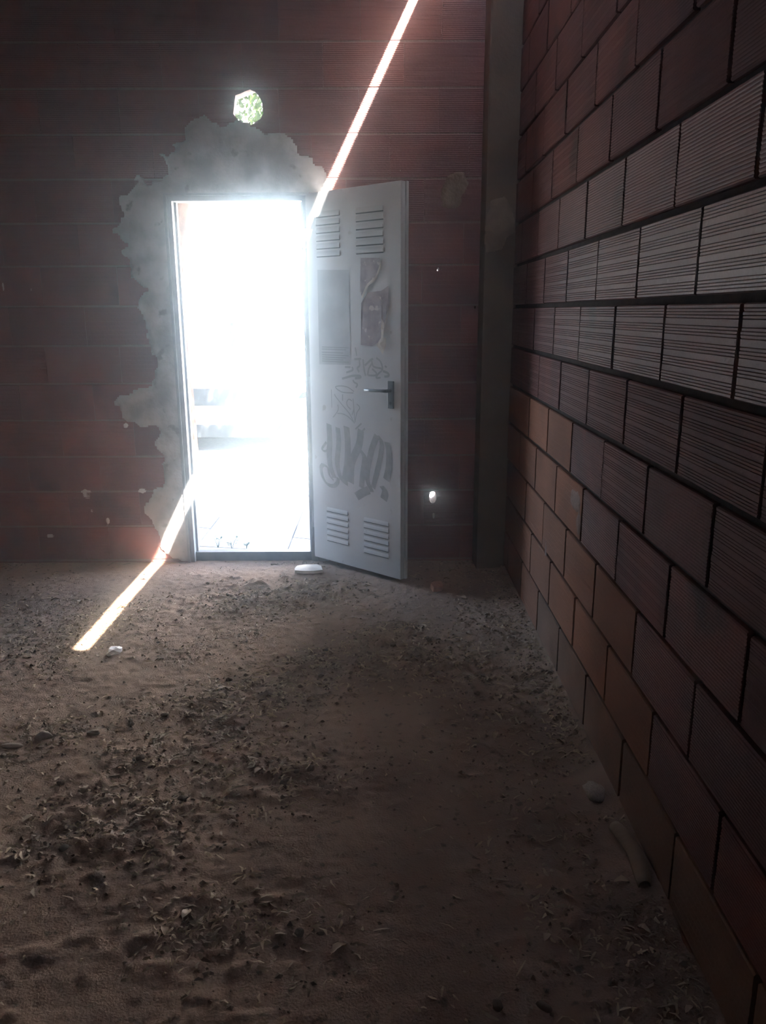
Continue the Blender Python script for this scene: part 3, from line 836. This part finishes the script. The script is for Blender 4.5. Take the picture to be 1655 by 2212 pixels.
# ------------------------------------------------------------------ things lying on the floor
def slab_mesh(outline, th, m, name, bulge=0.0):
    n = len(outline)
    V = [(x, y, 0) for x, y in outline] + [(x * 0.97, y * 0.97, th) for x, y in outline] + [(0, 0, th + bulge)]
    F = [tuple(range(n - 1, -1, -1))] + [(i, (i + 1) % n, n + (i + 1) % n, n + i) for i in range(n)] + [(n + i, n + (i + 1) % n, 2 * n) for i in range(n)]
    return MB().add(V, F).mesh(name, m)
o = link('tile_fragment', slab_mesh([(-0.078, -0.035), (-0.03, -0.052), (0.03, -0.058), (0.080, -0.045), (0.072, 0.02), (0.045, 0.055), (-0.03, 0.058), (-0.070, 0.045), (-0.082, 0.0)], 0.016, M_SLAB, 'tile_fragment', 0.006))
o.location = (-0.412, 4.225, ground(-0.412, 4.225) + 0.003); o.rotation_euler = (0.02, -0.02, 0.05)
tag(o, 'flat cream coloured tile fragment on the earth before the open door', 'tile')
o = link('brick_shard', slab_mesh([(-0.035, -0.03), (0.01, -0.04), (0.034, -0.012), (0.042, 0.035), (0.0, 0.042), (-0.028, 0.02)], 0.028, M_SHARD, 'brick_shard', 0.006))
o.location = (0.288, 3.935, ground(0.288, 3.935) - 0.001); o.rotation_euler = (0.12, 0.05, 0.4)
tag(o, 'broken orange brick shard on the floor behind the open door', 'brick')
bm = bmesh.new(); bmesh.ops.create_icosphere(bm, subdivisions=2, radius=1.0)
rr = random.Random(5)
for q in bm.verts:
    k = rr.uniform(0.55, 1.15); q.co = Vector((q.co.x * 0.034 * k, q.co.y * 0.045 * k, q.co.z * 0.018 * k))
o = MB().bm(bm).build('plastic_scrap', M_FOIL)
o.location = (-1.165, 3.165, ground(-1.165, 3.165) + 0.008)
tag(o, 'crumpled shiny scrap of plastic beside the end of the sun streak', 'scrap')
for nm, m, lab, cat, loc, sc, rz, sd in [
    ('stone', M_STONE, 'knobbly grey earth lump with a smaller lump beside it', 'stone', (-1.17, 2.44), (0.026, 0.020, 0.020), 0.3, 21),
    ('stone', M_STONE, 'flat oval grey stone near the knobbly lump', 'stone', (-1.005, 2.465), (0.022, 0.014, 0.009), 0.0, 22),
    ('stone', M_STONE, 'low long earth lump left of the knobbly lump', 'stone', (-1.26, 2.39), (0.036, 0.016, 0.009), 0.1, 23),
    ('stone', M_DARKLITTER, 'small dark stone at the threshold nearest the door hinge', 'stone', (-0.455, 4.40), (0.014, 0.010, 0.010), 0.2, 24),
    ('stone', M_DARKLITTER, 'small dark oval stone at the middle of the threshold', 'stone', (-0.63, 4.37), (0.018, 0.011, 0.007), 0.1, 25),
    ('stone', M_STONE, 'crumbly mortar lump against the foot of the brick side wall', 'stone', (0.635, 2.08), (0.030, 0.060, 0.018), 0.1, 26)]:
    o = link(nm, lump_mesh(nm, sd, m, 1.0, 3, 0.7))
    o.scale = sc; o.rotation_euler = (0, 0, rz); o.location = (*loc, ground(*loc) + sc[2] * 0.35)
    tag(o, lab, cat)
# curled bark strip along the foot of the side wall
mb = MB()
n, seg = 14, 9
V, F = [], []
for i in range(n):
    t = i / (n - 1)
    r = 0.013 * (0.55 + 0.9 * math.sin(math.pi * (0.15 + 0.7 * t))) * (1 + 0.1 * math.sin(9 * t))
    cx, cy = 0.018 * math.sin(3 * t), (t - 0.5) * 0.22
    for k in range(seg):
        a = -0.4 + 3.9 * k / (seg - 1)
        V.append((cx + r * math.cos(a), cy, 0.010 + r * math.sin(a) + 0.01 * t))
for i in range(n - 1):
    for k in range(seg - 1):
        b = i * seg + k
        F.append((b, b + 1, b + seg + 1, b + seg))
o = mb.add(V, F).build('bark_strip', M_BARK_CHIP, None, True)
md = o.modifiers.new('thickness', 'SOLIDIFY'); md.thickness = 0.004
o.location = (0.645, 1.78, ground(0.645, 1.78) + 0.004); o.rotation_euler = (0, 0, 0.06)
tag(o, 'long curled strip of dry bark against the foot of the brick side wall', 'bark')

# ------------------------------------------------------------------ outside the doorway
gz = 0.0
pave = MB().box(-14, 12, FAR_Y + 0.15, 8.15, -0.3, gz - 0.03).build('pavement', M_KERB)
tag(pave, 'sunlit pavement of pale slabs outside the doorway', kind='structure')
def slab(x0, x1, c0, c1, m):
    """slab between x0..x1 and the slanting courses c0..c1 (y = c - 0.38 (x + 0.45))"""
    g = 0.004
    f = lambda c, x: c - 0.38 * (x + 0.45)
    top = [(x0 + g, f(c0, x0 + g) + g), (x1 - g, f(c0, x1 - g) + g), (x1 - g, f(c1, x1 - g) - g), (x0 + g, f(c1, x0 + g) - g)]
    top = [(x, min(max(y, FAR_Y + 0.16), 8.02)) for x, y in top]
    if max(p[1] for p in top) - min(p[1] for p in top) < 0.03 or (abs(top[0][1] - top[3][1]) < 0.02 and abs(top[1][1] - top[2][1]) < 0.02): return
    V = [(x, y, gz - 0.035) for x, y in top] + [(x, y, gz + RNG.uniform(-0.002, 0.002)) for x, y in top]
    MB().add(V, [(3, 2, 1, 0), (4, 5, 6, 7), (0, 1, 5, 4), (1, 2, 6, 5), (2, 3, 7, 6), (3, 0, 4, 7)]).build('paving_slab', m, pave)
courses = [3.30, 3.88, 4.46, 4.87, 5.185, 5.765, 6.345, 6.925, 7.505, 8.085, 8.665]
for i in range(len(courses) - 1):
    for j in range(-5, 5):
        x0 = -1.16 + 0.58 * j
        cx, cy = x0 + 0.29, (courses[i] + courses[i + 1]) / 2 - 0.38 * (x0 + 0.74)
        if cx < -1.62 and 6.9 < cy < 8.1 and cx > -2.6: continue           # the tree pit
        slab(x0, x0 + 0.58, courses[i], courses[i + 1], M_PAVE_DARK if i == 3 else M_PAVE)
tag(MB().box(-2.75, -1.60, 7.05, 8.02, -0.2, -0.022).build('tree_pit', M_PIT), 'square of bare soil left open in the pavement round the tree', 'soil', kind='structure')
tag(MB().box(-14, 12, 8.03, 8.17, -0.3, 0.01, bev=0.012).build('kerb', M_KERB), 'stone kerb along the edge of the pavement', kind='structure')
tag(MB().box(-40, 40, 8.15, 17, -0.4, -0.11).build('road', M_ASPHALT), 'asphalt road in front of the parked car', kind='structure')
tag(MB().box(-40, 40, 17, 24, -0.4, 0.0).build('far_pavement', M_KERB), 'pale pavement on the far side of the road', kind='structure')
V, F = [], []
for k in range(28):
    a = 2 * math.pi * k / 28
    for r, z in ((0.090, -0.018), (0.095, -0.006), (0.112, -0.006), (0.117, -0.018)):
        V.append((r * math.cos(a), r * math.sin(a), z))
for k in range(28):
    for j in range(3):
        b, c = k * 4 + j, ((k + 1) % 28) * 4 + j
        F.append((b, b + 1, c + 1, c))
o = MB().add(V, F).build('iron_ring', M_IRON); o.location = (-1.745, 7.235, -0.004)
tag(o, 'dark iron ring lying on the soil by the tree', 'ring')

# weeds at the sill
def weed(loc, seed, h, label):
    rr = random.Random(seed)
    root = empty('weed', loc)
    for s in range(4):
        a = rr.uniform(0, 6.28); l = h * rr.uniform(0.6, 1.1)
        tip = Vector((math.cos(a) * l * 0.5, math.sin(a) * l * 0.4, l))
        MB().tube([(0, 0, -0.01), tip * 0.5 + Vector((0, 0, 0.01)), tip], [0.0018, 0.0014, 0.0008], 5).build('stem', M_LEAF, root)
        for k in range(3):
            p = tip * (0.4 + 0.3 * k); b = rr.uniform(0, 6.28); w = 0.022
            d = Vector((math.cos(b), math.sin(b), 0.3)).normalized(); sd = d.cross(Vector((0, 0, 1))).normalized()
            q = [p, p + d * w * 0.7 + sd * w * 0.4, p + d * w * 1.5, p + d * w * 0.7 - sd * w * 0.4]
            MB().add([tuple(v) for v in q], [(0, 1, 2, 3)]).build('leaf', M_LEAF, root)
    tag(root, label, 'weed', 'weeds outside the threshold')
weed((-1.02, 4.70, 0.0), 1, 0.07, 'tiny green weed outside the threshold, leftmost of the three')
weed((-0.93, 4.68, 0.0), 2, 0.06, 'tiny green weed outside the threshold, middle of the three')
weed((-0.84, 4.67, 0.0), 3, 0.04, 'tiny green weed outside the threshold, rightmost of the three')

# the street tree
tree = empty('street_tree', (-2.09, 7.68, -0.05))
def trunk_mesh():
    n, seg = 44, 40
    V, F = [], []
    for i in range(n):
        t = i / (n - 1); z = 3.4 * t
        r0 = 0.262 - 0.03 * t + 0.03 * math.exp(-z / 0.2) + 0.24 * max(0, z - 1.75)
        ox = 0.015 * math.sin(z * 1.7) - 0.03 * t
        for k in range(seg):
            a = 2 * math.pi * k / seg
            ridge = float(fbm(np.array([a * 5.1 + 0.4 * math.sin(z * 3)]), np.array([z * 1.3]), 3, 401)[0])
            r = r0 * (0.90 + 0.16 * ridge)
            V.append((ox + r * math.cos(a), r * math.sin(a), z))
    for i in range(n - 1):
        for k in range(seg):
            k2 = (k + 1) % seg
            F.append((i * seg + k, i * seg + k2, (i + 1) * seg + k2, (i + 1) * seg + k))
    return MB().add(V, F).mesh('trunk', M_BARK, True)
link('trunk', trunk_mesh(), tree)
rr = random.Random(77)
limbs = []
for i in range(9):  # crown spread wide to throw shade on the trunk and van
    a = 2 * math.pi * i / 9 + rr.uniform(-0.3, 0.3)
    e = Vector((math.cos(a) * rr.uniform(1.6, 2.9), math.sin(a) * rr.uniform(1.4, 2.5), 3.2 + rr.uniform(0.2, 2.0)))
    s = Vector((math.cos(a) * 0.1, math.sin(a) * 0.1, 2.9 + rr.uniform(0, 0.4)))
    m1 = s.lerp(e, 0.5) + Vector((0, 0, 0.35))
    MB().tube([s, m1, e], [0.09, 0.055, 0.02], 8).build('branch', M_BARK, tree, True)
    limbs.append((s, m1, e))
MB().tube([(0.08, -0.05, 2.7), (0.6, -0.5, 3.4), (1.4, -1.2, 3.85), (2.1, -1.8, 4.0)], [0.10, 0.075, 0.045, 0.015], 8).build('branch', M_BARK, tree, True)  # extra limb put in to carry the added shading leaves
V, F = [], []
for i in range(30000):
    s, m1, e = limbs[rr.randrange(9)]
    t = rr.uniform(0.25, 1.1)
    c = s.lerp(m1, min(1, t * 2)) if t < 0.5 else m1.lerp(e, (t - 0.5) * 2)
    c = c + Vector((rr.gauss(0, 0.48), rr.gauss(0, 0.48), rr.gauss(-0.05, 0.36)))
    if i % 3 == 0: c = Vector((1.35 + rr.gauss(0, 0.62), -1.15 + rr.gauss(0, 0.62), 3.75 + rr.gauss(0, 0.38)))      # leaf cluster added on the sun side to shade trunk and van
    if c.z < 2.75: c.z = 2.75 + rr.uniform(0, 0.5)
    d = Vector((rr.gauss(0, 1), rr.gauss(0, 1), rr.gauss(-0.9, 0.6))).normalized()
    sd = d.cross(Vector((rr.gauss(0, 1), rr.gauss(0, 1), rr.gauss(0, 1)))).normalized()
    l = rr.uniform(0.045, 0.085); w = l * 0.36
    b = len(V)
    nn = d.cross(sd) * l * 0.1
    V += [tuple(c), tuple(c + d * l * 0.45 + sd * w + nn), tuple(c + d * l), tuple(c + d * l * 0.45 - sd * w + nn)]
    F += [(b, b + 1, b + 2), (b, b + 2, b + 3)]
o = link('foliage', np_mesh('foliage', V, F, M_LEAF), tree); o['kind'] = 'stuff'
tag(tree, 'brown barked street tree with green leaves just outside the doorway', 'tree')

# parked car, seen between the trunk and the glare
car = empty('parked_van', (-2.07, 9.65, -0.11))
tag(car, 'white vehicle with dark lower side trim parked beyond the tree', 'vehicle')
prof = [(-2.30, 0.30), (-2.36, 0.60), (-2.33, 1.78), (-2.20, 1.90), (0.50, 1.92), (0.90, 1.76), (1.35, 1.12), (1.85, 0.98), (2.00, 0.72), (2.02, 0.45), (1.98, 0.30)]
def arch(cx): return [(cx + 0.37 * math.cos(a), 0.30 + 0.37 * math.sin(a)) for a in [math.pi * k / 8 for k in range(0, 9)]]
under = arch(1.25) + [(0.85, 0.26), (-0.85, 0.26)] + arch(-1.30)
outline = prof + under
n = len(outline)
bm = bmesh.new()
A = [bm.verts.new((x, -0.85 + (0.10 * max(0, z - 1.0) / 0.9), z)) for x, z in outline]
B = [bm.verts.new((x, 0.85 - (0.10 * max(0, z - 1.0) / 0.9), z)) for x, z in outline]
bm.faces.new(A[::-1]); bm.faces.new(B)
for i in range(n): bm.faces.new((A[i], A[(i + 1) % n], B[(i + 1) % n], B[i]))
bmesh.ops.recalc_face_normals(bm, faces=bm.faces[:])
MB().bm(bm).build('body', M_CAR, car)
def side_y(z): return -0.85 + (0.10 * max(0, z - 1.0) / 0.9)
for poly in ([(0.42, 1.12), (0.42, 1.66), (0.80, 1.66), (1.18, 1.12)],):
    V = [(x, side_y(z) - 0.006, z) for x, z in poly] + [(x, side_y(z) + 0.02, z) for x, z in poly]
    F = [tuple(range(4 if len(poly) == 4 else 5))[::-1], ] + [(i, (i + 1) % len(poly), len(poly) + (i + 1) % len(poly), len(poly) + i) for i in range(len(poly))]
    MB().add(V, F).build('side_window', M_CARGLASS, car)
MB().box(-0.92, 0.86, -0.875, -0.84, 0.52, 0.71, bev=0.008).build('side_moulding', M_CAR_TRIM, car)
MB().box(-2.34, -1.69, -0.875, -0.84, 0.52, 0.71, bev=0.008).build('side_moulding', M_CAR_TRIM, car)
MB().box(-0.90, 0.84, -0.86, 0.86, 0.16, 0.31, bev=0.01).build('sill', M_CAR_TRIM, car)
MB().box(1.66, 2.05, -0.87, 0.87, 0.28, 0.50, bev=0.02).build('bumper', M_CAR, car)
for wx in (-1.30, 1.25):
    for wy in (-0.76, 0.76):
        wv = MB().tube([(wx, wy - 0.09, 0.30), (wx, wy - 0.08, 0.30), (wx, wy + 0.08, 0.30), (wx, wy + 0.09, 0.30)], [0.27, 0.30, 0.30, 0.27], 24).build('wheel', M_TYRE, car, True)
        MB().tube([(wx, wy - 0.095, 0.30), (wx, wy - 0.088, 0.30)], [0.18, 0.19], 20).build('hubcap', M_WHEEL, wv)

# buildings over the road, one dark and one bright to shape the doorway glare
def building(name, label, x0, x1, m, cols, seed):
    b = empty(name, (x0, 24, 0))
    tag(b, label, 'building')
    MB().box(0, x1 - x0, 0, 6, 0, 9.5).build('wall', m, b)
    for fl in range(3):
        for c in range(cols):
            x = 1.0 + 2.8 * c; z = 1.0 + 3.0 * fl
            w = MB().box(x, x + 1.2, -0.03, 0.05, z, z + 1.5).build('window', m, b)
            MB().box(x + 0.08, x + 1.12, -0.036, -0.02, z + 0.08, z + 1.42).build('pane', M_SHUTTER, w)
    MB().box(-0.1, x1 - x0 + 0.1, -0.3, 6.2, 9.5, 9.8).build('roof_edge', M_KERB, b)
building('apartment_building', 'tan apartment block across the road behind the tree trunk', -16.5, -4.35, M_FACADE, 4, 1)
building('apartment_building', 'white sunlit apartment block added for glare across the road at the hinge side of the doorway', -4.15, 12, M_FACADE_WHITE, 5, 2)

# ------------------------------------------------------------------ haze added for the lens glare round the doorway
def haze_material():
    m = bpy.data.materials.new('glare_volume'); m.use_nodes = True
    nt = m.node_tree; N = nt.nodes; L = nt.links
    N.remove(N['Principled BSDF'])
    a = N.new('ShaderNodeVolumeScatter'); a.inputs['Density'].default_value = HAZE_FINE; a.inputs['Anisotropy'].default_value = 0.97
    b = N.new('ShaderNodeVolumeScatter'); b.inputs['Density'].default_value = HAZE_BROAD; b.inputs['Anisotropy'].default_value = 0.6
    a.inputs['Color'].default_value = (0.66, 0.86, 1, 1); b.inputs['Color'].default_value = (0.66, 0.86, 1, 1)
    ad = N.new('ShaderNodeAddShader')
    L.new(a.outputs[0], ad.inputs[0]); L.new(b.outputs[0], ad.inputs[1]); L.new(ad.outputs[0], N['Material Output'].inputs['Volume'])
    return m
if HAZE_FINE + HAZE_BROAD > 0:
    hz = MB().box(LEFT_X + 0.01, RIGHT_X + 0.005, BACK_Y + 0.01, FAR_Y + 0.14, -0.05, ROOF_Z - 0.01).build('glare_haze', haze_material())
    tag(hz, 'thin bluish haze added in the room for the lens glare round the doorway', 'haze', kind='stuff')
